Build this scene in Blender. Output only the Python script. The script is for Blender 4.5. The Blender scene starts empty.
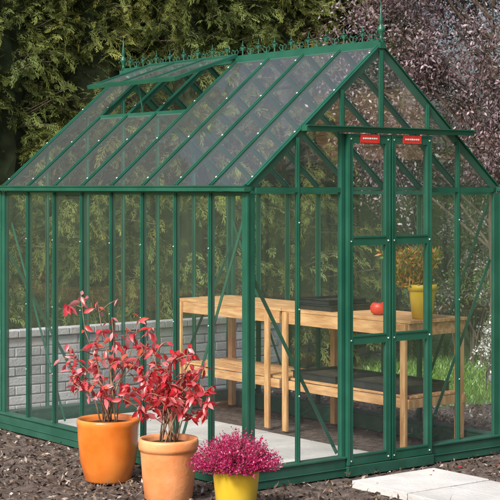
import bpy, math, random
import numpy as np
from mathutils import Vector, Matrix, noise
random.seed(7); rng=np.random.default_rng(7)
scene=bpy.context.scene
scene.view_settings.view_transform='Standard'
scene.view_settings.look='None'
scene.view_settings.exposure=0
col=scene.collection

# ------------------------------------------------------------ materials
def newmat(name):
    m=bpy.data.materials.new(name); m.use_nodes=True
    nt=m.node_tree; b=nt.nodes['Principled BSDF']
    return m,nt,b
def noisy(name,c1,c2,scale=8,rough=.6,bump=.0,bscale=60,detail=6,stretch=None,metal=0,spec=.5,coat=0):
    m,nt,b=newmat(name); N=nt.nodes; L=nt.links
    tc=N.new('ShaderNodeTexCoord'); mp=N.new('ShaderNodeMapping'); L.new(tc.outputs['Object'],mp.inputs[0])
    if stretch: mp.inputs['Scale'].default_value=stretch
    n=N.new('ShaderNodeTexNoise'); n.inputs['Scale'].default_value=scale; n.inputs['Detail'].default_value=detail
    L.new(mp.outputs[0],n.inputs['Vector'])
    r=N.new('ShaderNodeValToRGB'); r.color_ramp.elements[0].position=.35; r.color_ramp.elements[1].position=.65
    r.color_ramp.elements[0].color=(*c1,1); r.color_ramp.elements[1].color=(*c2,1)
    L.new(n.outputs['Fac'],r.inputs[0]); L.new(r.outputs[0],b.inputs['Base Color'])
    b.inputs['Roughness'].default_value=rough; b.inputs['Metallic'].default_value=metal
    b.inputs['Specular IOR Level'].default_value=spec
    b.inputs['Coat Weight'].default_value=coat
    if bump>0:
        n2=N.new('ShaderNodeTexNoise'); n2.inputs['Scale'].default_value=bscale; n2.inputs['Detail'].default_value=5
        L.new(mp.outputs[0],n2.inputs['Vector'])
        bp=N.new('ShaderNodeBump'); bp.inputs['Strength'].default_value=bump; bp.inputs['Distance'].default_value=.01
        L.new(n2.outputs['Fac'],bp.inputs['Height']); L.new(bp.outputs[0],b.inputs['Normal'])
    return m
def leafmat(name,trans=.3,gloss=.04,rough=.45):
    m,nt,b=newmat(name); N=nt.nodes; L=nt.links; N.remove(b)
    a=N.new('ShaderNodeAttribute'); a.attribute_name='Col'
    d=N.new('ShaderNodeBsdfDiffuse'); L.new(a.outputs['Color'],d.inputs['Color']); last=d
    if trans>0:
        t=N.new('ShaderNodeBsdfTranslucent'); L.new(a.outputs['Color'],t.inputs['Color'])
        mx=N.new('ShaderNodeMixShader'); mx.inputs[0].default_value=trans
        L.new(d.outputs[0],mx.inputs[1]); L.new(t.outputs[0],mx.inputs[2]); last=mx
    if gloss>0:
        g=N.new('ShaderNodeBsdfGlossy'); g.inputs['Roughness'].default_value=rough
        m3=N.new('ShaderNodeMixShader'); m3.inputs[0].default_value=gloss
        L.new(last.outputs[0],m3.inputs[1]); L.new(g.outputs[0],m3.inputs[2]); last=m3
    L.new(last.outputs[0],N['Material Output'].inputs['Surface'])
    return m
def attrmat(name,rough=.9,bump=.4,bscale=80,mixf=.5):
    m,nt,b=newmat(name); N=nt.nodes; L=nt.links
    a=N.new('ShaderNodeAttribute'); a.attribute_name='Col'
    tc=N.new('ShaderNodeTexCoord')
    n=N.new('ShaderNodeTexNoise'); n.inputs['Scale'].default_value=bscale; n.inputs['Detail'].default_value=6
    L.new(tc.outputs['Object'],n.inputs['Vector'])
    n3=N.new('ShaderNodeTexNoise'); n3.inputs['Scale'].default_value=3.5; n3.inputs['Detail'].default_value=8
    L.new(tc.outputs['Object'],n3.inputs['Vector'])
    mr=N.new('ShaderNodeMapRange'); mr.inputs[1].default_value=.3; mr.inputs[2].default_value=.7; mr.inputs[3].default_value=1-mixf; mr.inputs[4].default_value=1.05
    L.new(n3.outputs['Fac'],mr.inputs[0])
    mx=N.new('ShaderNodeVectorMath'); mx.operation='SCALE'
    L.new(a.outputs['Color'],mx.inputs[0]); L.new(mr.outputs[0],mx.inputs['Scale'])
    L.new(mx.outputs[0],b.inputs['Base Color']); b.inputs['Roughness'].default_value=rough
    bp=N.new('ShaderNodeBump'); bp.inputs['Strength'].default_value=bump; bp.inputs['Distance'].default_value=.01
    L.new(n.outputs['Fac'],bp.inputs['Height']); L.new(bp.outputs[0],b.inputs['Normal'])
    return m
def glassmat(name,haze,refl=.9,f0=.06,hz=(.85,.92,.95)):
    m,nt,b=newmat(name); N=nt.nodes; L=nt.links; N.remove(b)
    tr=N.new('ShaderNodeBsdfTransparent'); tr.inputs[0].default_value=(.97,.99,.98,1)
    gl=N.new('ShaderNodeBsdfGlossy'); gl.inputs['Roughness'].default_value=.0
    lw=N.new('ShaderNodeLayerWeight'); lw.inputs[0].default_value=.5
    pw=N.new('ShaderNodeMath'); pw.operation='POWER'; L.new(lw.outputs['Facing'],pw.inputs[0]); pw.inputs[1].default_value=4.5
    ml=N.new('ShaderNodeMath'); ml.operation='MULTIPLY_ADD'; L.new(pw.outputs[0],ml.inputs[0]); ml.inputs[1].default_value=refl; ml.inputs[2].default_value=f0
    mx=N.new('ShaderNodeMixShader'); L.new(ml.outputs[0],mx.inputs[0]); L.new(tr.outputs[0],mx.inputs[1]); L.new(gl.outputs[0],mx.inputs[2])
    d=N.new('ShaderNodeBsdfDiffuse'); d.inputs[0].default_value=(*hz,1)
    m2=N.new('ShaderNodeMixShader'); m2.inputs[0].default_value=haze; L.new(mx.outputs[0],m2.inputs[1]); L.new(d.outputs[0],m2.inputs[2])
    L.new(m2.outputs[0],N['Material Output'].inputs['Surface'])
    return m

M_green=noisy('green_paint',(.011,.082,.053),(.020,.110,.073),scale=5,rough=.33,bump=.05)
M_plinth=noisy('plinth_paint',(.014,.080,.052),(.026,.105,.072),scale=7,rough=.42,bump=.12,bscale=30,detail=12)
M_bolt=noisy('bolt_cap',(.5,.52,.5),(.65,.65,.62),scale=20,rough=.4)
M_glass=glassmat('wall_glass',.018)
M_rglass=glassmat('roof_glass',.045,f0=.08)
M_wood=noisy('bench_wood',(.46,.23,.09),(.68,.42,.20),scale=6,rough=.65,bump=.3,bscale=40,stretch=(6,1,6),detail=9)
M_woodv=noisy('bench_wood_post',(.48,.24,.09),(.70,.43,.20),scale=6,rough=.65,bump=.3,bscale=40,stretch=(6,6,1),detail=9)
M_black=noisy('black_plastic',(.012,.013,.015),(.03,.03,.035),scale=12,rough=.45)
M_pot1=noisy('orange_glaze',(.68,.16,.018),(.82,.27,.05),scale=5,rough=.24,bump=.08,bscale=18,coat=.3)
M_pot2=noisy('peach_terracotta',(.70,.24,.075),(.84,.38,.17),scale=6,rough=.5,bump=.2,bscale=40,detail=10)
M_pot3=noisy('yellow_glaze',(.70,.46,.03),(.8,.56,.06),scale=5,rough=.25,bump=.05,bscale=20)
M_terra=noisy('red_plastic',(.55,.04,.02),(.65,.07,.03),scale=12,rough=.4)
M_soil=noisy('compost',(.02,.013,.009),(.06,.042,.032),scale=40,rough=1,bump=1,bscale=90)
M_bark=noisy('bark',(.05,.035,.025),(.12,.09,.07),scale=14,rough=.9,bump=.8,bscale=30,stretch=(3,3,.6))
M_stem=noisy('stem',(.18,.10,.06),(.36,.24,.16),scale=30,rough=.8)
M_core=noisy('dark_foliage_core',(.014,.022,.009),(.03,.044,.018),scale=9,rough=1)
M_mortar=noisy('mortar',(.32,.33,.34),(.45,.46,.47),scale=30,rough=.95,bump=.4)
M_slab=attrmat('paving_stone',.85,.5,45,.25)
M_brick=attrmat('painted_brick',.8,.4,60,.35)
M_conif=leafmat('conifer_leaf',.25,0)
M_leaf=leafmat('leaf',.35,.05)
M_chip=leafmat('bark_chip',0,0)
M_redleaf=leafmat('red_leaf',.40,.06,.35)
M_red=noisy('red_label',(.55,.02,.015),(.68,.04,.03),scale=30,rough=.4)
M_white=noisy('white_print',(.7,.7,.66),(.8,.8,.78),scale=30,rough=.5)
M_grey=noisy('grey_stone',(.3,.31,.32),(.5,.5,.5),scale=15,rough=.9,bump=.4)

# ------------------------------------------------------------ builders
def empty(name,loc=(0,0,0),rotz=0):
    e=bpy.data.objects.new(name,None); e.location=loc; e.rotation_euler[2]=rotz; col.objects.link(e); e.empty_display_size=.1
    return e
class MB:
    def __init__(s): s.v=[]; s.f=[]; s.m=[]; s.c=[]; s.cc=(1,1,1)
    def add(s,vs,fs,mi=0):
        o=len(s.v); s.v+= [tuple(v) for v in vs]; s.f+=[tuple(i+o for i in f) for f in fs]; s.m+=[mi]*len(fs); s.c+=[s.cc]*len(vs)
    def box(s,a,b,mi=0):
        x0,y0,z0=a;x1,y1,z1=b
        s.add([(x0,y0,z0),(x1,y0,z0),(x1,y1,z0),(x0,y1,z0),(x0,y0,z1),(x1,y0,z1),(x1,y1,z1),(x0,y1,z1)],
              [(0,3,2,1),(4,5,6,7),(0,1,5,4),(1,2,6,5),(2,3,7,6),(3,0,4,7)],mi)
    def beam(s,p0,p1,w,d,up=(0,0,1),mi=0):
        p0=Vector(p0);p1=Vector(p1);a=(p1-p0).normalized();u=Vector(up)
        sd=a.cross(u)
        if sd.length<1e-4: sd=a.cross(Vector((0,1,0)))
        sd.normalize();u=sd.cross(a).normalized()
        vs=[p+sd*(sx*w/2)+u*(sy*d/2) for p in(p0,p1) for sx,sy in((-1,-1),(1,-1),(1,1),(-1,1))]
        s.add(vs,[(0,1,2,3)[::-1],(4,5,6,7),(0,1,5,4),(1,2,6,5),(2,3,7,6),(3,0,4,7)],mi)
    def tube(s,pts,r0,r1,n=6,mi=0):
        pts=[Vector(p) for p in pts];rings=[];k=len(pts)
        for i,p in enumerate(pts):
            a=(pts[min(i+1,k-1)]-pts[max(i-1,0)]).normalized()
            u=a.cross(Vector((0,0,1)))
            if u.length<.05:u=a.cross(Vector((0,1,0)))
            u.normalize();w=a.cross(u);r=r0+(r1-r0)*i/(k-1)
            rings+= [p+(u*math.cos(t)+w*math.sin(t))*r for t in [2*math.pi*j/n for j in range(n)]]
        fs=[(i*n+j,i*n+(j+1)%n,(i+1)*n+(j+1)%n,(i+1)*n+j) for i in range(k-1) for j in range(n)]
        fs.append(tuple(range(n))[::-1]);fs.append(tuple((k-1)*n+j for j in range(n)))
        s.add(rings,fs,mi)
    def lathe(s,prof,c=(0,0,0),n=48,mi=0,cap=True):
        vs=[(c[0]+r*math.cos(2*math.pi*j/n),c[1]+r*math.sin(2*math.pi*j/n),c[2]+z) for r,z in prof for j in range(n)]
        k=len(prof)
        fs=[(i*n+j,i*n+(j+1)%n,(i+1)*n+(j+1)%n,(i+1)*n+j) for i in range(k-1) for j in range(n)]
        if cap: fs.append(tuple(range(n))[::-1]);fs.append(tuple((k-1)*n+j for j in range(n)))
        s.add(vs,fs,mi)
    def disc(s,p,nrm,r,h=.006,mi=0):
        p=Vector(p);n=Vector(nrm).normalized(); s.tube([p,p+n*h],r,r*.7,6,mi)
    def obj(s,name,mats,parent=None,smooth=False,bevel=0,color=False):
        me=bpy.data.meshes.new(name); me.from_pydata(s.v,[],s.f)
        for m in mats: me.materials.append(m)
        me.polygons.foreach_set('material_index',s.m)
        if smooth: me.polygons.foreach_set('use_smooth',[True]*len(s.f))
        if color:
            a=me.color_attributes.new('Col','FLOAT_COLOR','POINT'); a.data.foreach_set('color',np.array([(c[0],c[1],c[2],1) for c in s.c],dtype=np.float32).ravel())
        me.update()
        o=bpy.data.objects.new(name,me); col.objects.link(o)
        if parent: o.parent=parent
        if bevel:
            b=o.modifiers.new('b','BEVEL'); b.width=bevel; b.segments=2; b.limit_method='ANGLE'
        return o
def norm(a): return a/np.maximum(np.linalg.norm(a,axis=1,keepdims=True),1e-9)
def kites(name,base,d,side,L,W,C,mat,parent=None,fold=.15,mid=.45):
    n=len(base); d=norm(d); side=side-d*(side*d).sum(1,keepdims=True); side=norm(side); nr=np.cross(d,side)
    L=np.asarray(L).reshape(-1,1);W=np.asarray(W).reshape(-1,1)
    V=np.empty((n,4,3),np.float32)
    V[:,0]=base; V[:,2]=base+d*L
    V[:,1]=base+d*L*mid+side*W/2+nr*W*fold; V[:,3]=base+d*L*mid-side*W/2+nr*W*fold
    me=bpy.data.meshes.new(name); me.vertices.add(4*n); me.vertices.foreach_set('co',V.ravel())
    me.loops.add(4*n); me.loops.foreach_set('vertex_index',np.arange(4*n,dtype=np.int32))
    me.polygons.add(n); me.polygons.foreach_set('loop_start',np.arange(0,4*n,4,dtype=np.int32))
    try: me.polygons.foreach_set('loop_total',np.full(n,4,np.int32))
    except Exception: pass
    a=me.color_attributes.new('Col','FLOAT_COLOR','POINT')
    cc=np.ones((n,4,4),np.float32); cc[:,:,:3]=np.clip(C,0,1)[:,None,:]; a.data.foreach_set('color',cc.ravel())
    me.materials.append(mat); me.update(calc_edges=True); me.validate()
    o=bpy.data.objects.new(name,me); col.objects.link(o)
    if parent:o.parent=parent
    return o
def leaves(name,base,d,side,L,W,C,mat,parent=None):
    # lance-shaped leaf: petiole, folded along the midrib, curling down to the tip
    d=norm(d); side=side-d*(side*d).sum(1,keepdims=True); side=norm(side); nr=np.cross(d,side); nr*=np.where(nr[:,2:3]<0,-1,1)
    mb=MB()
    for b,dd,s,n_,l,w,c in zip(base,d,side,nr,L,W,C):
        def P(t,sx,cv=.22): return b+dd*l*t+s*sx*w/2-n_*l*cv*t*t+n_*abs(sx)*w*.16
        mb.cc=tuple(np.clip(c,0,1))
        v=[P(.1,0)]
        for t,sx in((.28,.72),(.5,1.0),(.74,.66)): v+=[P(t,0),P(t,sx),P(t,-sx)]
        v.append(P(1,0))
        mb.add(v,[(0,1,2),(0,3,1),(1,4,5,2),(3,6,4,1),(4,7,8,5),(6,9,7,4),(7,10,8),(9,10,7)])
        mb.cc=tuple(np.clip(c*.7,0,1)); e=s*.0012
        mb.add([b-e,b+e,P(.12,0)+e,P(.12,0)-e],[(0,1,2,3)])
    return mb.obj(name,[mat],parent,smooth=True,color=True)
def rdir(n,up=0):
    v=norm(rng.normal(size=(n,3))); v[:,2]+=up; return norm(v)

# ------------------------------------------------------------ camera / light
cam=bpy.data.cameras.new('camera'); co=bpy.data.objects.new('camera',cam); col.objects.link(co)
co.location=(0,0,1.70); co.rotation_euler=(math.radians(90),0,0)
cam.sensor_width=36; cam.lens=110.2; cam.shift_y=-.124; cam.clip_end=2000
scene.camera=co
sd=Vector((.50,.80,-.85)).normalized()
sun=bpy.data.lights.new('sun','SUN'); so=bpy.data.objects.new('sun',sun); col.objects.link(so)
so.rotation_euler=sd.to_track_quat('-Z','Y').to_euler(); sun.energy=4.2; sun.angle=math.radians(14); sun.color=(1,.97,.93)
w=bpy.data.worlds.new('World'); scene.world=w; w.use_nodes=True
sk=w.node_tree.nodes.new('ShaderNodeTexSky'); sk.sky_type='NISHITA'; sk.sun_disc=False
sk.sun_elevation=math.asin(-sd.z); sk.sun_rotation=math.atan2(-sd.x,-sd.y); sk.air_density=1; sk.dust_density=6
w.node_tree.links.new(sk.outputs[0],w.node_tree.nodes['Background'].inputs[0]); w.node_tree.nodes['Background'].inputs[1].default_value=.15

# ------------------------------------------------------------ greenhouse
H=1.70; W=2.025; LEN=2.84; RZ=2.56; XC=W/2; SL=(RZ-H)/XC; NB=8; BAY=LEN/NB
ANG=math.atan2(.6122,.7908)
gh=empty('greenhouse',(-.011,8.61,0),ANG)
ca,sa=math.cos(ANG),math.sin(ANG)
def tow(X,Y): return (-.011+X*ca-Y*sa, 8.61+X*sa+Y*ca)
def tol(x,y): dx=x+.011;dy=y-8.61; return (dx*ca+dy*sa, -dx*sa+dy*ca)
fr=MB()
pb=MB()
pb.box((-.035,-.035,.0),(.70,.03,.105)); pb.box((1.40,-.035,0),(W+.035,.03,.105)); pb.box((.70,-.06,0),(1.40,.02,.06))
pb.box((-.035,LEN-.03,0),(W+.035,LEN+.035,.105)); pb.box((-.035,.03,0),(.03,LEN-.03,.105)); pb.box((W-.03,.03,0),(W+.035,LEN-.03,.105))
pb.box((-.045,-.045,.105),(.70,.036,.118)); pb.box((1.40,-.045,.105),(W+.045,.036,.118))
pb.box((-.045,.036,.105),(.036,LEN-.036,.118)); pb.box((W-.036,.036,.105),(W+.045,LEN-.036,.118)); pb.box((-.045,LEN-.036,.105),(W+.045,LEN+.045,.118))
pb.box((-.041,-.041,.045),(.70,-.035,.052)); pb.box((-.041,-.035,.045),(-.035,LEN,.052)); pb.box((1.40,-.041,.045),(W+.041,-.035,.052))
pb.obj('plinth',[M_plinth],gh,bevel=.003)
bolts=MB()
z0=.118
for X in(0,W):
    sx=1 if X==0 else -1
    for Y in(0,LEN):
        sy=1 if Y==0 else -1
        x0,x1=sorted((X-sx*.012,X+sx*.040)); y0,y1=sorted((Y-sy*.012,Y+sy*.012)); fr.box((x0,y0,z0),(x1,y1,H-.03))
        x0,x1=sorted((X-sx*.012,X+sx*.012)); y0,y1=sorted((Y+sy*.0125,Y+sy*.04)); fr.box((x0,y0,z0),(x1,y1,H-.03))
        x0,x1=sorted((X-sx*.017,X-sx*.004)); y0,y1=sorted((Y-sy*.017,Y-sy*.004)); fr.box((x0,y0,z0),(x1,y1,H-.03))
def bar(p0,p1,nrm,w=.026,d=.022):
    n=Vector(nrm)
    fr.beam(p0,p1,w,.006,nrm); q0=Vector(p0)-n*(d/2+.004);q1=Vector(p1)-n*(d/2+.004); fr.beam(q0,q1,.009,d,nrm)
    fr.beam(Vector(p0)+n*.005,Vector(p1)+n*.005,w*.36,.006,nrm)
for X,nx in((0,-1),(W,1)):
    for i in range(1,NB):
        bar((X+nx*.008,i*BAY,z0),(X+nx*.008,i*BAY,H-.03),(nx,0,0),.026,.03)
        for zz in(.45,.9,1.35): bolts.disc((X+nx*.016,i*BAY,zz),(nx,0,0),.0048,.004)
    fr.box((min(X,X+nx*.05),-.03,H-.018),(max(X,X+nx*.05),LEN+.03,H+.008))
    if nx<0: fr.box((X-.056,-.03,H+.008),(X-.046,LEN+.03,H+.016))
    fr.box((min(X-nx*.001,X-nx*.03),.02,H-.045),(max(X-nx*.001,X-nx*.03),LEN-.02,H-.021))
    nn=Vector((nx*(RZ-H),0,XC)).normalized()
    for i in range(NB+1):
        Y=i*BAY; wd=.026
        if i in(0,NB): wd=.042; Y+= .012 if i==0 else -.012
        p0=Vector((X,Y,H+.01))+nn*.008; p1=Vector((XC+nx*.012,Y,RZ-.01))+nn*.008
        bar(p0,p1,nn,wd,.03 if 0<i<NB else .045)
        for t in(.05,.36,.66,.94):
            bolts.disc(p0.lerp(p1,t)+nn*.008,nn,.0068,.004)
fr.beam((XC,-.02,RZ),(XC,LEN+.02,RZ),.045,.036); fr.beam((XC,-.02,RZ+.026),(XC,LEN+.02,RZ+.026),.014,.016)
def roofz(X): return H+SL*min(X,W-X)
for Y,ny in((0,-1),(LEN,1)):
    yy=Y+ny*.008
    xs=[.36,1.665] if ny<0 else [.36,.70,1.0125,1.325,1.665]
    for X in xs: 
        bar((X,yy,z0),(X,yy,roofz(X)-.015),(0,ny,0))
        for zz in(.5,1.0,1.5): bolts.disc((X,yy+ny*.008,zz),(0,ny,0),.005,.004)
    if ny<0:
        for X in(.70,1.40):
            fr.box((X-.02,-.02,0.0),(X+.02,.015,2.02))
            bar((X,yy,2.06),(X,yy,roofz(X)-.015),(0,ny,0))
        bar((XC,yy,2.06),(XC,yy,RZ-.03),(0,ny,0),.03)
        fr.box((.05,-.014,H-.026),(.68,.014,H+.002)); fr.box((1.42,-.014,H-.026),(W-.05,.014,H+.002))
        fr.box((.38,-.062,2.03),(1.75,-.016,2.058))
        fr.box((.38,-.078,2.058),(1.75,-.02,2.064))
        fr.box((.38,-.012,2.03),(1.65,.012,2.058))
    else:
        fr.box((.05,LEN-.014,H-.026),(W-.05,LEN+.014,H+.002))
for Y in(.035,LEN-.035):
    fr.beam((.03,Y,1.24),(.69,Y,.13),.022,.005,(0,1,0)); fr.beam((W-.03,Y,1.24),(1.42,Y,.13),.022,.005,(0,1,0))
for X in(.035,W-.035):
    fr.beam((X,.05,1.60),(X,.72,.14),.02,.005,(1,0,0)); fr.beam((X,LEN-.06,1.45),(X,2.05,.14),.02,.005,(1,0,0))
fr.beam((XC-.42,1.42,roofz(XC-.42)),(XC-.42,2.485,roofz(XC-.42)),.03,.03)
fr.obj('frame',[M_green],gh)
bolts.obj('bolt_caps',[M_bolt],gh)
cr=MB()
y=.08;k=0
while y<LEN-.05:
    b=RZ+.032
    if k%2==1:
        cr.tube([(XC,y,b),(XC,y,b+.055),(XC,y,b+.10)],.006,.002,5)
        for s_ in(-1,1):
            cr.tube([(XC,y,b+.03),(XC,y+s_*.018,b+.055),(XC,y+s_*.03,b+.05),(XC,y+s_*.028,b+.036)],.0065,.003,5)
        cr.lathe([(.002,-.01),(.011,0),(.002,.01)],(XC,y,b+.064),8)
    else:
        for s_ in(-1,1):
            cr.tube([(XC,y,b),(XC,y+s_*.024,b+.010),(XC,y+s_*.038,b+.028),(XC,y+s_*.024,b+.044),(XC,y+s_*.010,b+.034)],.0055,.0035,5)
        cr.tube([(XC,y,b),(XC,y,b+.04)],.005,.003,5)
    y+=.086;k+=1
cr.obj('ridge_cresting',[M_green],gh)
fn=MB()
for Y in(0,LEN):
    fn.lathe([(.012,0),(.014,.03),(.008,.04),(.022,.062),(.026,.075),(.02,.09),(.008,.105),(.012,.115),(.013,.14),(.007,.17),(.0015,.25)],(XC,Y,RZ+.02),16)
    for s_ in(-1,1):
        fn.tube([(XC,Y,RZ+.05),(XC+s_*.03,Y,RZ+.055),(XC+s_*.04,Y,RZ+.08),(XC+s_*.025,Y,RZ+.09)],.005,.003,5)
fn.obj('finials',[M_green],gh,smooth=True)
gl=MB()
for X in(-.002,W+.002):
    for i in range(NB):
        a,b=i*BAY+.012,(i+1)*BAY-.012
        for za,zb in((z0,.72),(.722,H-.03)):
            dx=.0015*random.uniform(-1,1)
            gl.add([(X+dx,a,za),(X-dx,b,za),(X,b,zb),(X,a,zb)],[(0,1,2,3)])
for Y in(-.002,LEN+.002):
    segs=[(.01,.36),(.36,.70),(1.40,1.665),(1.665,W-.01)] if Y<1 else [(.01,.36),(.36,.7),(.7,1.0125),(1.0125,1.325),(1.325,1.665),(1.665,W-.01)]
    for a,b in segs: 
        gl.add([(a,Y,z0),(b,Y,z0),(b,Y,H-.03),(a,Y,H-.03)],[(0,1,2,3)])
        gl.add([(a,Y,H+.004),(b,Y,H+.004),(b,Y,roofz(b)),(a,Y,roofz(a))],[(0,1,2,3)])
gl.add([(.7,-.002,2.06),(XC,-.002,2.06),(XC,-.002,RZ),(.7,-.002,roofz(.7))],[(0,1,2,3)])
gl.add([(XC,-.002,2.06),(1.4,-.002,2.06),(1.4,-.002,roofz(1.4)),(XC,-.002,RZ)],[(0,1,2,3)])
gl.obj('wall_glass',[M_glass],gh)
rg=MB()
for sgn in(0,1):
    for i in range(NB):
        a,b=i*BAY+.014,(i+1)*BAY-.014
        top=XC-.02
        if sgn==0 and i in(4,5,6): top=XC-.42
        xa,xb=.0,top
        X0,X1=(xa,xb) if sgn==0 else (W-xa,W-xb)
        za,zb=H+.012,H+SL*xb+.006
        j1,j2=random.uniform(-.002,.002),random.uniform(-.002,.002)
        rg.add([(X0,a,za+j1),(X0,b,za),(X1,b,zb+j2),(X1,a,zb)],[(0,1,2,3)])
rg.obj('roof_glass',[M_rglass],gh)
vt=MB(); va,vb=1.42,2.485
va0=math.radians(19); vl=.52
def vp(t,Y,o=0): return (XC-.02-math.cos(va0)*vl*t-math.sin(va0)*o, Y, RZ+.03-math.sin(va0)*vl*t+math.cos(va0)*o)
vn=(-math.sin(va0),0,math.cos(va0))
for Y in(va+.015,vb-.015): vt.beam(vp(0,Y),vp(1,Y),.032,.022,vn)
for Y in(va+BAY,va+2*BAY): vt.beam(vp(0.03,Y),vp(.97,Y),.02,.018,vn)
vt.beam(vp(0,va),vp(0,vb),.035,.024,vn); vt.beam(vp(1,va-.01),vp(1,vb+.01),.04,.026,vn)
vt.add([vp(0.02,va),vp(.98,va),vp(.98,vb),vp(.02,vb)],[(0,1,2,3)],1)
vt.tube([vp(.9,1.95,-.012),(XC-.42,1.95,H+SL*(XC-.42)+.02)],.005,.005,6)
vt.obj('roof_vent',[M_green,M_rglass],gh)
for (a,b) in((.705,1.045),(1.05,1.39)):
    dr=MB(); y0,y1=-.052,-.026
    sw=.038
    dr.box((a,y0,.065),(a+sw,y1,2.02)); dr.box((b-sw,y0,.065),(b,y1,2.02))
    for xx in(a+.004,b-.012): dr.box((xx,y0-.005,.07),(xx+.008,y0,2.015))
    for za,zb in((.065,.125),(.775,.83),(1.36,1.415),(1.965,2.02)):
        dr.box((a+sw,y0+.002,za),(b-sw,y1-.002,zb))
        dr.box((a+sw,y0-.003,zb-.010),(b-sw,y0+.002,zb-.003))
    for za,zb in((.125,.775),(.83,1.36),(1.415,1.965)):
        dr.add([(a+sw,-.04,za),(b-sw,-.04,za),(b-sw,-.04,zb),(a+sw,-.04,zb)],[(0,1,2,3)],1)
    for zz in(.09,.8,1.385,1.99):
        for xx in(a+.021,b-.021): dr.disc((xx,y0,zz),(0,-1,0),.006,.005,2)
    c=(a+b)/2
    dr.box((c-.075,y0-.006,1.968),(c+.075,y0+.001,2.018),3)
    q=c-.06
    for wq in(.010,.014,.008,.016,.010,.012,.009):
        dr.box((q,y0-.0075,1.990),(q+wq,y0-.0062,1.999),4); q+=wq+.006
    dr.obj('door_leaf',[M_green,M_glass,M_bolt,M_red,M_white],gh)

# ------------------------------------------------------------ staging bench
bench=empty('potting_bench',(0,0,0))
bench.location=gh.location; bench.rotation_euler[2]=ANG
bw=MB(); bh=.86
X0,X1=1.45,1.965
for (ya,yb) in((.20,1.50),(1.505,2.76)):
    n=5; sw_=(X1-X0)/n
    for i in range(n): bw.box((X0+i*sw_+.003,ya+random.uniform(0,.006),bh-.02+random.uniform(-.001,.001)),(X0+(i+1)*sw_-.003,yb,bh+random.uniform(0,.002)))
    for X in(X0+.004,X1-.024): bw.box((X,ya+.02,bh-.105),(X+.02,yb-.02,bh-.022))
    for X in(X0+.004,X1-.024): bw.box((X,ya+.02,.30),(X+.02,yb-.02,.36))
    for i in range(8):
        xx=X0+.03+i*.058; bw.box((xx,ya+.03,.362),(xx+.042,yb-.03,.378))
    for Y in(ya+.02,yb-.04): bw.box((X0+.026,Y,bh-.1),(X1-.026,Y+.02,bh-.022)); 
bw.obj('slats_and_rails',[M_wood],bench,bevel=.002)
lg=MB()
for Y in(.23,1.42,1.62,2.69):
    lg.box((X0-.018,Y,.01),(X0+.002,Y+.05,bh-.022))
for Y in(.23,1.47,2.69): lg.box((X1-.048,Y+.001,.01),(X1-.004,Y+.05,bh-.024))
for Y in(.232,2.692):
    lg.box((X0+.004,Y,.30),(X1-.05,Y+.04,.359))
lg.obj('legs',[M_woodv],bench,bevel=.002)
def tray(X,Y,z,lx,ly,h=.06):
    t=MB(); e=.006
    t.box((0,0,0),(lx,ly,.005)); t.box((0,0,.005),(e,ly,h)); t.box((lx-e,0,.005),(lx,ly,h)); t.box((e,0,.005),(lx-e,e,h)); t.box((e,ly-e,.005),(lx-e,ly,h))
    t.box((-.01,-.01,h),(lx+.01,0,h+.006)); t.box((-.01,ly,h),(lx+.01,ly+.01,h+.006)); t.box((-.01,0,h),(0,ly,h+.006)); t.box((lx,0,h),(lx+.01,ly,h+.006))
    t.box((e,e,.006),(lx-e,ly-e,h-.012),1)
    o=t.obj('seed_tray',[M_black,M_soil]); x,y=tow(X,Y); o.location=(x,y,z); o.rotation_euler[2]=ANG; return o
tray(1.50,1.02,.864,.38,.36,.035); tray(1.51,1.06,.906,.34,.3,.03); tray(1.49,.30,.38,.4,.6,.05); tray(1.5,.98,.38,.4,.45,.045)
def pot(name,x,y,z,prof,mat,soilr,soilz,n=48):
    e=empty(name,(x,y,z))
    p=MB(); p.lathe(prof,n=n); p.f=p.f[:-1]; p.m=p.m[:-1]
    p.obj('pot_body',[mat],e,smooth=True)
    s=MB(); s.lathe([(soilr,soilz),(soilr*.6,soilz+.012),(soilr*.2,soilz+.016)],n=24); s.obj('compost',[M_soil],e,smooth=True)
    return e
def smallpot(X,Y,z,r,h,mat,name='plant_pot'):
    x,y=tow(X,Y)
    return pot(name,x,y,z,[(r*.72,0),(r*.95,h*.8),(r*.96,h*.82),(r*1.05,h*.82),(r*1.05,h),(r*.95,h),(r*.9,h*.8)],mat,r*.9,h*.82,28)
# round red string pot on the bench
x_,y_=tow(1.60,.66)
pot('red_round_pot',x_,y_,.864,[(.03,0),(.048,.012),(.058,.035),(.056,.058),(.044,.075),(.036,.08),(.034,.074)],M_terra,.033,.07,28)
yp=smallpot(1.62,.27,.864,.09,.22,M_pot3,'yellow_potted_plant')
n=1300; th=rng.uniform(0,2*np.pi,n); rr=np.sqrt(rng.uniform(0,1,n)); hh=rng.uniform(0,1,n)
base=np.stack([np.cos(th)*rr*.18*(.5+hh*.7)-.07,np.sin(th)*rr*.13*(.5+hh*.7),.2+hh*.24],1)
pal=np.array([(.60,.38,.08),(.46,.42,.10),(.24,.34,.08),(.62,.25,.06)]); C=pal[rng.integers(0,4,n)]*rng.uniform(.7,1.3,(n,1))
kites('foliage',base,rdir(n,.7),rdir(n),rng.uniform(.03,.055,n),rng.uniform(.010,.018,n),C,M_leaf,yp)
st=MB()
for i in range(12):
    a=random.uniform(0,6.28); r=random.uniform(.05,.13); st.tube([(0,0,.17),(math.cos(a)*r*.5-.03,math.sin(a)*r*.5,.27),(math.cos(a)*r-.06,math.sin(a)*r,.42)],.003,.0015,5)
st.obj('stems',[M_stem],yp)
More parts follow.
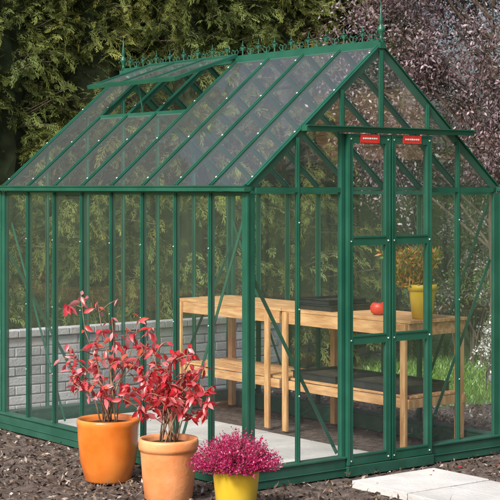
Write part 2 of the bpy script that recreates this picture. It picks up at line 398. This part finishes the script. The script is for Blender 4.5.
# ------------------------------------------------------------ ground
def patch(name,x0,x1,y0,y1,nx,ny,zf,mat,colf=None):
    xs=np.linspace(x0,x1,nx); ys=np.linspace(y0,y1,ny)
    v=[(x,y,zf(x,y)) for y in ys for x in xs]
    f=[(j*nx+i,j*nx+i+1,(j+1)*nx+i+1,(j+1)*nx+i) for j in range(ny-1) for i in range(nx-1)]
    me=bpy.data.meshes.new(name); me.from_pydata(v,[],f); me.materials.append(mat); me.polygons.foreach_set('use_smooth',[True]*len(f))
    o=bpy.data.objects.new(name,me); col.objects.link(o); return o
M_lawn=noisy('lawn_grass',(.08,.16,.03),(.15,.25,.05),scale=6,rough=.95,bump=.8,bscale=120)
M_bed=noisy('bed_soil',(.05,.036,.03),(.14,.11,.092),scale=22,rough=1,bump=1,bscale=70,detail=10)
patch('ground',-400,400,-400,400,3,3,lambda x,y:-.05,M_lawn)
def soilz(x,y):
    X,Y=tol(x,y); v=Vector((x,y,0))
    h=.024*noise.noise(v*3)+.024*noise.noise(v*9)+.016*noise.noise(v*25)
    edge=0
    if y>13.2: edge=-(y-13.2)*.15
    if x>1.15 and X>W+.15:
        ed=max(0,y-12.0+.1*noise.noise(v*4)); edge=min(edge,-.35*min(ed,(x-1.15)*2))
    if -.2<X<W+.1 and -.1<Y<LEN+.1: h=h*.3-.005
    elif X>.45 and X<1.3 and Y<0: h=h*.3-.008
    return h+edge-.004
patch('soil_bed',-5,4.5,5.5,13.8,330,300,soilz,M_bed)
patch('hedge_border_soil',-8,1.0,13.3,19,60,40,lambda x,y:.0+.03*noise.noise(Vector((x*2,y*2,1)))-.01,M_bed)
sl=MB()
def slab(X0,Y0,X1,Y1,z):
    g=random.uniform(.56,.66); sl.cc=(g,g*.985,g*.96)
    p=[tow(X0,Y0),tow(X1,Y0),tow(X1,Y1),tow(X0,Y1)]; dz=random.uniform(-.003,.003)
    vs=[(a,b,z-.04) for a,b in p]+[(a,b,z+dz) for a,b in p]
    sl.add(vs,[(4,5,6,7),(0,1,5,4),(1,2,6,5),(2,3,7,6),(3,0,4,7)])
Y=.06
while Y<LEN-.1:
    slab(.16,Y,.70,min(Y+.44,LEN-.04),.03); slab(.71,Y,1.27,min(Y+.44,LEN-.04),.03); Y+=.45
Y=-.27
for k in range(7):
    slab(.54,Y-.45,.865,Y,.03) if k%2 else slab(.54,Y-.45,1.19,Y,.03)
    if k%2: slab(.873,Y-.45,1.19,Y,.03)
    Y-=.458
sl.obj('paving_path',[M_slab],None,bevel=.004,color=True)
n=34000
x=rng.uniform(-2.6,3.2,n); y=7.3+rng.uniform(0,1,n)**1.3*5.5
dx=x+.011;dy=y-8.61; LX=dx*ca+dy*sa; LY=-dx*sa+dy*ca
ok=~((LX>-.06)&(LX<W+.08)&(LY>-.06)&(LY<LEN+.08))&~((LX>.52)&(LX<1.21)&(LY<-.25))&~((x>1.3)&(y>12.0)&(LX>W))
x,y=x[ok],y[ok]; n=len(x)
z=np.array([soilz(a,b) for a,b in zip(x,y)])
pal=np.array([(.07,.048,.037),(.13,.095,.075),(.21,.165,.135),(.38,.33,.29),(.035,.024,.019)]); C=pal[rng.choice(5,n,p=[.28,.26,.22,.10,.14])]*rng.uniform(.7,1.3,(n,1))
d=rdir(n); d[:,2]*=.55
Lc=rng.uniform(.012,.05,n); Wc=np.where(rng.random(n)<.2,.004,rng.uniform(.006,.022,n)); Lc=np.where(Wc<.005,Lc*2,Lc)
kites('bark_mulch',np.stack([x,y,z+.004+rng.uniform(0,.01,n)],1),d,rdir(n),Lc,Wc,C,M_chip,None,.1)
n=300
x=rng.uniform(-1.6,1.8,n); y=rng.uniform(7.7,9.6,n); X=(x+.011)*ca+(y-8.61)*sa; Y=-(x+.011)*sa+(y-8.61)*ca; ok=((X<-.1)|(Y<-.1)); x,y,X,Y=x[ok],y[ok],X[ok],Y[ok]; 
on=(X>.5)&(X<1.23)&(Y<0); kp=~on|(rng.random(len(x))<.25); x,y,on=x[kp],y[kp],on[kp]; n=len(x)
C=np.array([(.35,.03,.03),(.35,.2,.08),(.45,.3,.18)])[rng.integers(0,3,n)]
d=rdir(n); d[:,2]*=.2; s_=rdir(n); s_[:,2]*=.2
kites('fallen_leaves',np.stack([x,y,np.where(on,.036,.026)],1),d,s_,rng.uniform(.018,.032,n),rng.uniform(.01,.016,n),C,M_leaf,None,.1)

# ------------------------------------------------------------ brick wall
Yw=LEN+.5; xa,xb=-1.6,3.0
wb=MB()
for c in range(8):
    off=(c%2)*.11; X=xa+off
    while X<xb-.2:
        g=random.uniform(.44,.66); wb.cc=(g*.97,g*1.0,g*1.03)
        j=random.uniform(-.003,.003)
        wb.box((X,Yw+j,.002+c*.072),(X+.21,Yw+.1,.064+c*.072)); X+=.22
X=xa
while X<xb-.2:
    g=random.uniform(.45,.62); wb.cc=(g,g,g*1.02); wb.box((X,Yw-.02,.578),(X+.215,Yw+.12,.63)); X+=.222
wob=wb.obj('bricks',[M_brick],None,bevel=.004,color=True)
wm=MB(); wm.box((xa,Yw+.008,-.1),(xb,Yw+.095,.577)); wmo=wm.obj('mortar',[M_mortar])
we=empty('garden_wall',gh.location,ANG)
wob.parent=we; wmo.parent=we

# ------------------------------------------------------------ conifers
def frond_tpl(seed):
    r=np.random.default_rng(seed); B=[];D=[];Ls=[];Ws=[]
    for t in(0,.5): B.append((t,0));D.append((1,0));Ls.append(.52);Ws.append(.035)
    k=11
    for i in range(k):
        t=.06+.88*i/k+r.uniform(-.02,.02); s=1 if i%2 else -1
        l=.34*(1-t)**.6*(.5+1.2*min(t*2.2,.6))*r.uniform(.6,1.4)+.06; an=s*math.radians(40-14*t+r.uniform(-12,12))
        dx,dy=math.cos(an),math.sin(an)
        B.append((t,0));D.append((dx,dy));Ls.append(l);Ws.append(.042)
        for q in(.3,.6):
            s2=1 if q<.5 else -1
            a2=an+s2*math.radians(32+r.uniform(-8,8)); B.append((t+dx*l*q,dy*l*q));D.append((math.cos(a2),math.sin(a2)));Ls.append(l*.6*(1.1-q*.5));Ws.append(.038)
    return np.array(B),np.array(D),np.array(Ls),np.array(Ws)
TPL=[frond_tpl(i) for i in range(8)]
def fronds(name,P,D,S,size,C,mat,parent,droop=.5,tip=(1.6,1.5,1.35)):
    D=norm(D); S=norm(S-D*(S*D).sum(1,keepdims=True)); Nn=np.cross(D,S)
    flip=np.where(Nn[:,2:3]<0,-1,1); Nn=Nn*flip
    ob=[];od=[];os_=[];ol=[];ow=[];oc=[]
    for k,(B,DD,Ls,Ws) in enumerate(TPL):
        idx=np.arange(len(P))%len(TPL)==k
        p,d,s,nn,sz,c=P[idx],D[idx],S[idx],Nn[idx],size[idx],C[idx]
        m=len(B)
        x=B[:,0][None,:,None];yy=B[:,1][None,:,None]
        SZ=sz[:,None,None]
        def pos(x,yy):
            q=p[:,None,:]+SZ*(d[:,None,:]*x+s[:,None,:]*yy-nn[:,None,:]*.5*yy*yy)
            q=q.copy(); q[:,:,2]-=(SZ*droop*x*x)[:,:,0]; return q
        b=pos(x,yy); ex=x+DD[:,0][None,:,None]*Ls[None,:,None]; ey=yy+DD[:,1][None,:,None]*Ls[None,:,None]
        e=pos(ex,ey); dd=e-b
        side=np.cross(dd,np.broadcast_to(nn[:,None,:],dd.shape))+rng.normal(size=dd.shape)*.04*SZ
        ob.append(b.reshape(-1,3));od.append(dd.reshape(-1,3));os_.append(side.reshape(-1,3))
        ol.append(np.linalg.norm(dd,axis=2).ravel());ow.append((Ws[None,:]*sz[:,None]).ravel())
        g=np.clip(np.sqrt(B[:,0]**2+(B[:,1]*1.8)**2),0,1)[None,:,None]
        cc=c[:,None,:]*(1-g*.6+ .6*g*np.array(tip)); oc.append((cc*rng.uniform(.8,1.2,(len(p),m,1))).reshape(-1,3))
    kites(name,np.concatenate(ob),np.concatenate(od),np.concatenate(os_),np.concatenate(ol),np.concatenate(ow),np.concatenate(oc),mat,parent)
def conifer(x,y,h,R,nbr,tint=(1,1,1),fs=.30,seed=0,m=12,bright=1.0):
    e=empty('conifer_tree',(x,y,0)); rr=random.Random(seed)
    t=MB(); t.tube([(0,0,-.05),(.02,.01,h*.4),(0,0,h*.95)],.11,.02,10)
    P=[];D=[];S=[];Z=[];C=[]
    for i in range(nbr):
        hh=h*(.03+.95*((i+rr.random())/nbr)); a=rr.uniform(0,2*math.pi)
        if math.sin(a)>.2 and rr.random()<.85: a=-a
        Rh=R*(1-(hh/h)**2.6)*rr.uniform(.66,1.15)+.08
        up=rr.uniform(.05,.7)
        dirv=Vector((math.cos(a),math.sin(a),up)); dirv.normalize()
        o_=Vector((0,0,hh-.35*up))
        pts=[o_,o_+dirv*Rh*.5,o_+dirv*Rh+Vector((0,0,-.10*Rh))]
        t.tube(pts,.018,.004,5)
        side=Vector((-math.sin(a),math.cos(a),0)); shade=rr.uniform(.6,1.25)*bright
        yel=rr.random()**2
        for k in range(m):
            q=.42+.58*(k/(m-1)); p=pts[1].lerp(pts[2],q*2-1) if q>.5 else pts[0].lerp(pts[1],q*2)
            s=(k%2*2-1)*rr.uniform(.2,1.0)*(1.15-q)*1.8
            dv=dirv+side*s+Vector((rr.gauss(0,.3),rr.gauss(0,.3),rr.gauss(-.05,.5)))
            p=p+Vector((rr.gauss(0,.06),rr.gauss(0,.06),rr.gauss(0,.07)))
            P.append(p);D.append(dv);S.append(side+Vector((rr.gauss(0,.7),rr.gauss(0,.7),rr.gauss(0,1.2))))
            Z.append(fs*rr.uniform(.65,1.3)*(1.15-.35*q))
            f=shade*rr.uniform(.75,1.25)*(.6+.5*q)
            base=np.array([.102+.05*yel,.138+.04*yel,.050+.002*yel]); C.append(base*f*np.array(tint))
    t.obj('trunk_and_branches',[M_bark],e,smooth=True)
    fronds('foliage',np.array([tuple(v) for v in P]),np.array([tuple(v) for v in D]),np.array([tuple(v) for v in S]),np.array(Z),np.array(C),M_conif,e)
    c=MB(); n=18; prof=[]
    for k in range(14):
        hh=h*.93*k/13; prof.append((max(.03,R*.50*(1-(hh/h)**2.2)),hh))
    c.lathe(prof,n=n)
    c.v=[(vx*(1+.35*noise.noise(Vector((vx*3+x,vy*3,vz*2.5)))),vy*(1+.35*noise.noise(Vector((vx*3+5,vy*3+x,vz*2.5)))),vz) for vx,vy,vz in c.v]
    c.obj('light_block_core',[M_core],e)  # solid dark core added inside the foliage to stop light passing
cx=[(-3.2,13.9,1.0),(-2.35,14.1,1.05),(-1.5,14.5,1.05),(-.65,14.6,1.05),(.2,15.0,1.1),(1.0,15.9,1.0)]
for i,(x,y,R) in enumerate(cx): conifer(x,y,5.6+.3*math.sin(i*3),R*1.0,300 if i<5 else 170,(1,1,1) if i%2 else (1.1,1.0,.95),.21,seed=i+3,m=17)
for i,x in enumerate((-3.6,-2.6,-1.7,-.8,.1,1.0)): conifer(x,16.0,6.6,1.15,120,(.85,.88,.9),.36,seed=50+i,m=9,bright=.75)

# ------------------------------------------------------------ broadleaf trees / shrubs
def leafy(name,x,y,clusters,trunk_h,nleaf,lsize,pal,trunk_r=.07,up=0,hang=0,stems=1,wl=.5,mat=None,tw=.006):
    e=empty(name,(x,y,0)); t=MB()
    bases=[Vector((random.uniform(-.15,.15)*(stems>1),random.uniform(-.1,.1)*(stems>1),0)) for _ in range(stems)]
    B=[];D=[];S=[];L=[];C=[]
    tot=sum(c[3]**2 for c in clusters)
    if trunk_h>.8: t.tube([(0,0,-.05),(.03,.02,trunk_h*.5),(.0,0,trunk_h),(.05,.05,trunk_h*1.8),(0,.1,trunk_h*2.7)],trunk_r,trunk_r*.3,8)
    for j,(cx_,cy_,cz_,r) in enumerate(clusters):
        c=Vector((cx_,cy_,cz_)); b=bases[j%stems]; top=b+Vector((cx_*.15,cy_*.15,min(trunk_h,cz_*.7)))
        m=top.lerp(c,.5)+Vector((random.gauss(0,.1),random.gauss(0,.1),random.gauss(.05,.05)))
        if trunk_h>.8:
            s0=Vector((.02,.03,min(trunk_h*2.4,max(trunk_h*.8,cz_-random.uniform(.7,1.3)*(.4+abs(cx_)*.6))))); m=s0.lerp(c,.55)+Vector((random.gauss(0,.1),random.gauss(0,.1),.12))
            t.tube([s0,m,c],trunk_r*.26,.005,6)
        else: t.tube([b,top,m,c],trunk_r*.8,.006,6)
        nt=16
        for q in range(nt):
            dv=Vector(rdir(1)[0])*r*random.uniform(.7,1.1); dv.z-=hang*r*.5
            mid=c+dv*.5+Vector((0,0,.1*r)); t.tube([c,mid,c+dv],tw,.0025,4)
            k=int(nleaf*r*r/tot/nt)
            if k<1: continue
            tt=rng.uniform(.25,1.05,k)[:,None]
            pp=np.array(c)+np.array(dv)*tt+rng.normal(size=(k,3))*r*.17
            B.append(pp); dd=rdir(k,up)+np.array(dv/r)*.5; dd[:,2]-=hang; D.append(dd); S.append(rdir(k)); L.append(rng.uniform(.6,1.3,k)*lsize)
            cb=pal[rng.integers(0,len(pal))]*rng.uniform(.6,1.3); C.append(cb*rng.uniform(.7,1.35,(k,1)))
    t.obj('trunk_and_twigs',[M_bark],e)
    B,D,S,L,C=map(np.concatenate,(B,D,S,L,C))
    kites('foliage',B,D,S,L,L*wl,C,mat or M_leaf,e)
    return e
def cloud(n,cx_,cy_,cz_,rx,ry,rz,r0,r1):
    out=[]
    while len(out)<n:
        v=Vector((random.uniform(-1,1),random.uniform(-1,1),random.uniform(-1,1)))
        if v.length<1: out.append((cx_+v.x*rx,cy_+v.y*ry,cz_+v.z*rz,random.uniform(r0,r1)))
    return out
purple=np.array([(.17,.105,.13),(.25,.17,.21),(.42,.34,.39),(.20,.11,.11),(.13,.10,.09),(.32,.25,.30)])
leafy('purple_leaved_tree',2.2,13.9,cloud(42,.1,.3,3.0,1.55,.8,1.6,.33,.52),1.4,45000,.040,purple,hang=.35,trunk_r=.055,wl=.42)
greenp=np.array([(.11,.18,.055),(.16,.23,.07),(.09,.15,.05),(.22,.26,.11)])
dkg=np.array([(.07,.10,.045),(.11,.16,.06),(.14,.16,.08),(.18,.17,.14)])
leafy('garden_shrub',1.5,16.9,cloud(12,0,0,1.0,.8,.4,.9,.35,.5),.3,9000,.055,dkg,stems=4,trunk_r=.02)
leafy('garden_shrub',2.6,17.0,cloud(16,0,0,1.0,.9,.5,.9,.35,.5),.3,12000,.055,greenp,stems=4,trunk_r=.02)
leafy('garden_shrub',3.6,16.6,cloud(12,0,0,1.0,.7,.4,.9,.35,.45),.3,9000,.05,dkg,stems=4,trunk_r=.02)
lav=np.array([(.34,.30,.34),(.18,.20,.14),(.48,.44,.48)])
leafy('flowering_shrub',2.1,14.9,cloud(10,0,0,1.0,.5,.3,.5,.2,.3),.3,6000,.035,np.concatenate([lav,greenp]),stems=4,trunk_r=.012)
wh=np.array([(.75,.75,.73),(.65,.65,.65),(.10,.15,.05),(.12,.18,.06)])
leafy('white_flowering_shrub',2.12,12.9,cloud(6,0,0,.42,.25,.2,.3,.13,.2),.15,2600,.03,wh,stems=4,trunk_r=.008)
leafy('distant_hedge',1.5,21,cloud(70,0,0,1.3,5.5,.6,1.2,.5,.75),.4,38000,.13,np.array([(.12,.16,.07),(.17,.20,.12),(.20,.19,.17)]),stems=14,trunk_r=.05)
n=26000; x=rng.uniform(1.1,4.5,n); y=rng.uniform(12.1,17,n)
ok=((x+.011)*ca+(y-8.61)*sa)>W+.2; x,y=x[ok],y[ok]; n=len(x)
C=np.array([(.16,.32,.055),(.22,.38,.08),(.12,.22,.045)])[rng.integers(0,3,n)]
kites('grass',np.stack([x,y,np.full(n,-.05)],1),rdir(n,1.5),rdir(n),rng.uniform(.04,.075,n),rng.uniform(.006,.012,n),C,M_leaf)

# ------------------------------------------------------------ front pots
def redshrub(x,y,ph,prof,mat,soilr,tips,nl,seed,name,pink,ls):
    random.seed(seed)
    e=pot(name,x,y,0,prof,mat,soilr,ph-.035)
    t=MB(); B=[];D=[];S=[];L=[];C=[]
    for (dx,dy,z) in tips:
        b=Vector((random.uniform(-.05,.05),random.uniform(-.04,.04),ph-.04)); tip=Vector((dx,dy,z))
        m1=b.lerp(tip,.35)+Vector((-.12*dx,-.1*dy,.05)); m2=b.lerp(tip,.7)+Vector((random.gauss(0,.02),random.gauss(0,.02),.02))
        t.tube([b,b.lerp(m1,.5)+Vector((0,0,.01)),m1,m1.lerp(m2,.5)+Vector((.004,0,.006)),m2,tip],.0050,.0016,6)
        curve=[b.lerp(m1,k/5) for k in range(5)]+[m1.lerp(m2,k/5) for k in range(5)]+[m2.lerp(tip,k/6) for k in range(7)]
        tw=[]
        for k in range(4):
            s=curve[random.randint(6,14)]; q=s+Vector((random.gauss(0,.06),random.gauss(0,.06),random.uniform(0,.09))); t.tube([s,s.lerp(q,.5)+Vector((0,0,.01)),q],.003,.0015,5)
            tw+=[s.lerp(q,.6),q,q]
        sites=curve[7:]+[tip]*3+tw
        for k in range(nl):
            s=random.choice(sites)
            dv=Vector((random.gauss(0,1),random.gauss(0,.8),random.gauss(-.55,.7))).normalized()
            sv=Vector(rdir(1)[0])+Vector((.6*random.choice((-1,1)),0,.5))
            B.append(s);D.append(dv);S.append(sv);L.append(random.uniform(.55,1.2)*ls)
            c=random.choice([(.66,.07,.10),(.74,.17,.20),(.55,.03,.04),(.80,.32,.35),(.66,.12,.08)] if pink else [(.60,.03,.04),(.68,.08,.10),(.74,.20,.21),(.50,.02,.03)])
            C.append(np.array(c)*random.uniform(.8,1.15))
    t.obj('stems',[M_stem],e,smooth=True)
    f=lambda q:np.array([tuple(v) for v in q])
    L=np.array(L); leaves('leaves',f(B),f(D),f(S),L,L*rng.uniform(.34,.5,len(L)),np.array(C),M_redleaf,e)
def px2(px,py,dep,x0): return ((px-250)*dep/1530-x0, 1.7-(py-188)*dep/1530)
r=.175
p1=[(r*.72,0),(r*.78,.012),(r*.93,.12),(r*1.0,.24),(r*1.02,.31),(r*1.035,.322),(r*1.045,.335),(r*1.045,.352),(r*1.02,.362),(r*.97,.362),(r*.93,.35),(r*.9,.32)]
tips=[]
for (a,b) in((80,297),(97,302),(112,318),(138,322),(152,328),(66,346),(62,368),(92,345),(122,362),(152,386),(142,350),(75,385),(104,385)):
    dx,z=px2(a,b,8.8,-.82); tips.append((dx,random.uniform(-.16,.16),z))
redshrub(-.825,8.9,.362,p1,M_pot1,r*.93,tips,24,3,'potted_red_shrub',True,.068)
r=.155
p2=[(r*.80,0),(r*.84,.01),(r*.93,.13),(r*.99,.26),(r*1.0,.27),(r*1.05,.275),(r*1.065,.29),(r*1.06,.32),(r*1.03,.335),(r*.96,.335),(r*.93,.32),(r*.92,.29)]
tips=[]
for (a,b) in((150,352),(176,354),(188,350),(142,366),(130,388),(205,368),(213,386),(165,372),(196,392),(140,408),(206,402),(178,390),(158,395),(170,410),(190,372)):
    dx,z=px2(a,b,8.3,-.44); tips.append((dx,random.uniform(-.15,.15),z))
redshrub(-.445,8.36,.335,p2,M_pot2,r*.93,tips,40,5,'potted_red_shrub',False,.062)
r=.122
e=pot('potted_heather',-.072,7.92,0,[(r*.75,0),(r*.8,.01),(r*.97,.2),(r*1.0,.235),(r*1.05,.24),(r*1.05,.262),(r*.95,.262),(r*.92,.23)],M_pot3,r*.93,.23)
n=900; th=rng.uniform(0,2*np.pi,n); q=np.sqrt(rng.uniform(0,1,n)); 
d=np.stack([np.cos(th)*q*1.0,np.sin(th)*q*1.0,1.15-q*.55],1); d=norm(d+rng.normal(size=(n,3))*.10)
ln=rng.uniform(.16,.25,n)*(1-.16*q)
b0=np.stack([np.cos(th)*q*.08,np.sin(th)*q*.08,np.full(n,.22)],1)
B=[];D=[];S=[];C=[];L=[]
for k in range(22):
    t=.28+.72*k/21
    p=b0+d*(ln*t)[:,None]; p[:,2]-=.04*q*t*t
    dd=d*.8+rdir(n)*.8; B.append(p);D.append(dd);S.append(rdir(n));L.append(rng.uniform(.009,.016,n))
    if t<.5: c=np.array([(.06,.11,.03),(.12,.13,.03)])[rng.integers(0,2,n)]
    else: c=np.array([(.58,.02,.15),(.66,.05,.22),(.44,.015,.10),(.74,.12,.32)])[rng.integers(0,4,n)]
    C.append(c*rng.uniform(.65,1.2,(n,1)))
B,D,S,L,C=map(np.concatenate,(B,D,S,L,C)); kites('heather_flowers',B,D,S,L,L*.55,C,M_redleaf,e)
st=MB()
for i in range(0,n,4): st.tube([tuple(b0[i]),tuple(b0[i]+d[i]*ln[i]*.9)],.0015,.001,4)
st.obj('heather_stems',[M_stem],e)
pot('stone_planter',2.0,11.6,0,[(.13,0),(.14,.02),(.17,.22),(.19,.23),(.19,.27),(.17,.27),(.16,.24)],M_grey,.16,.24)
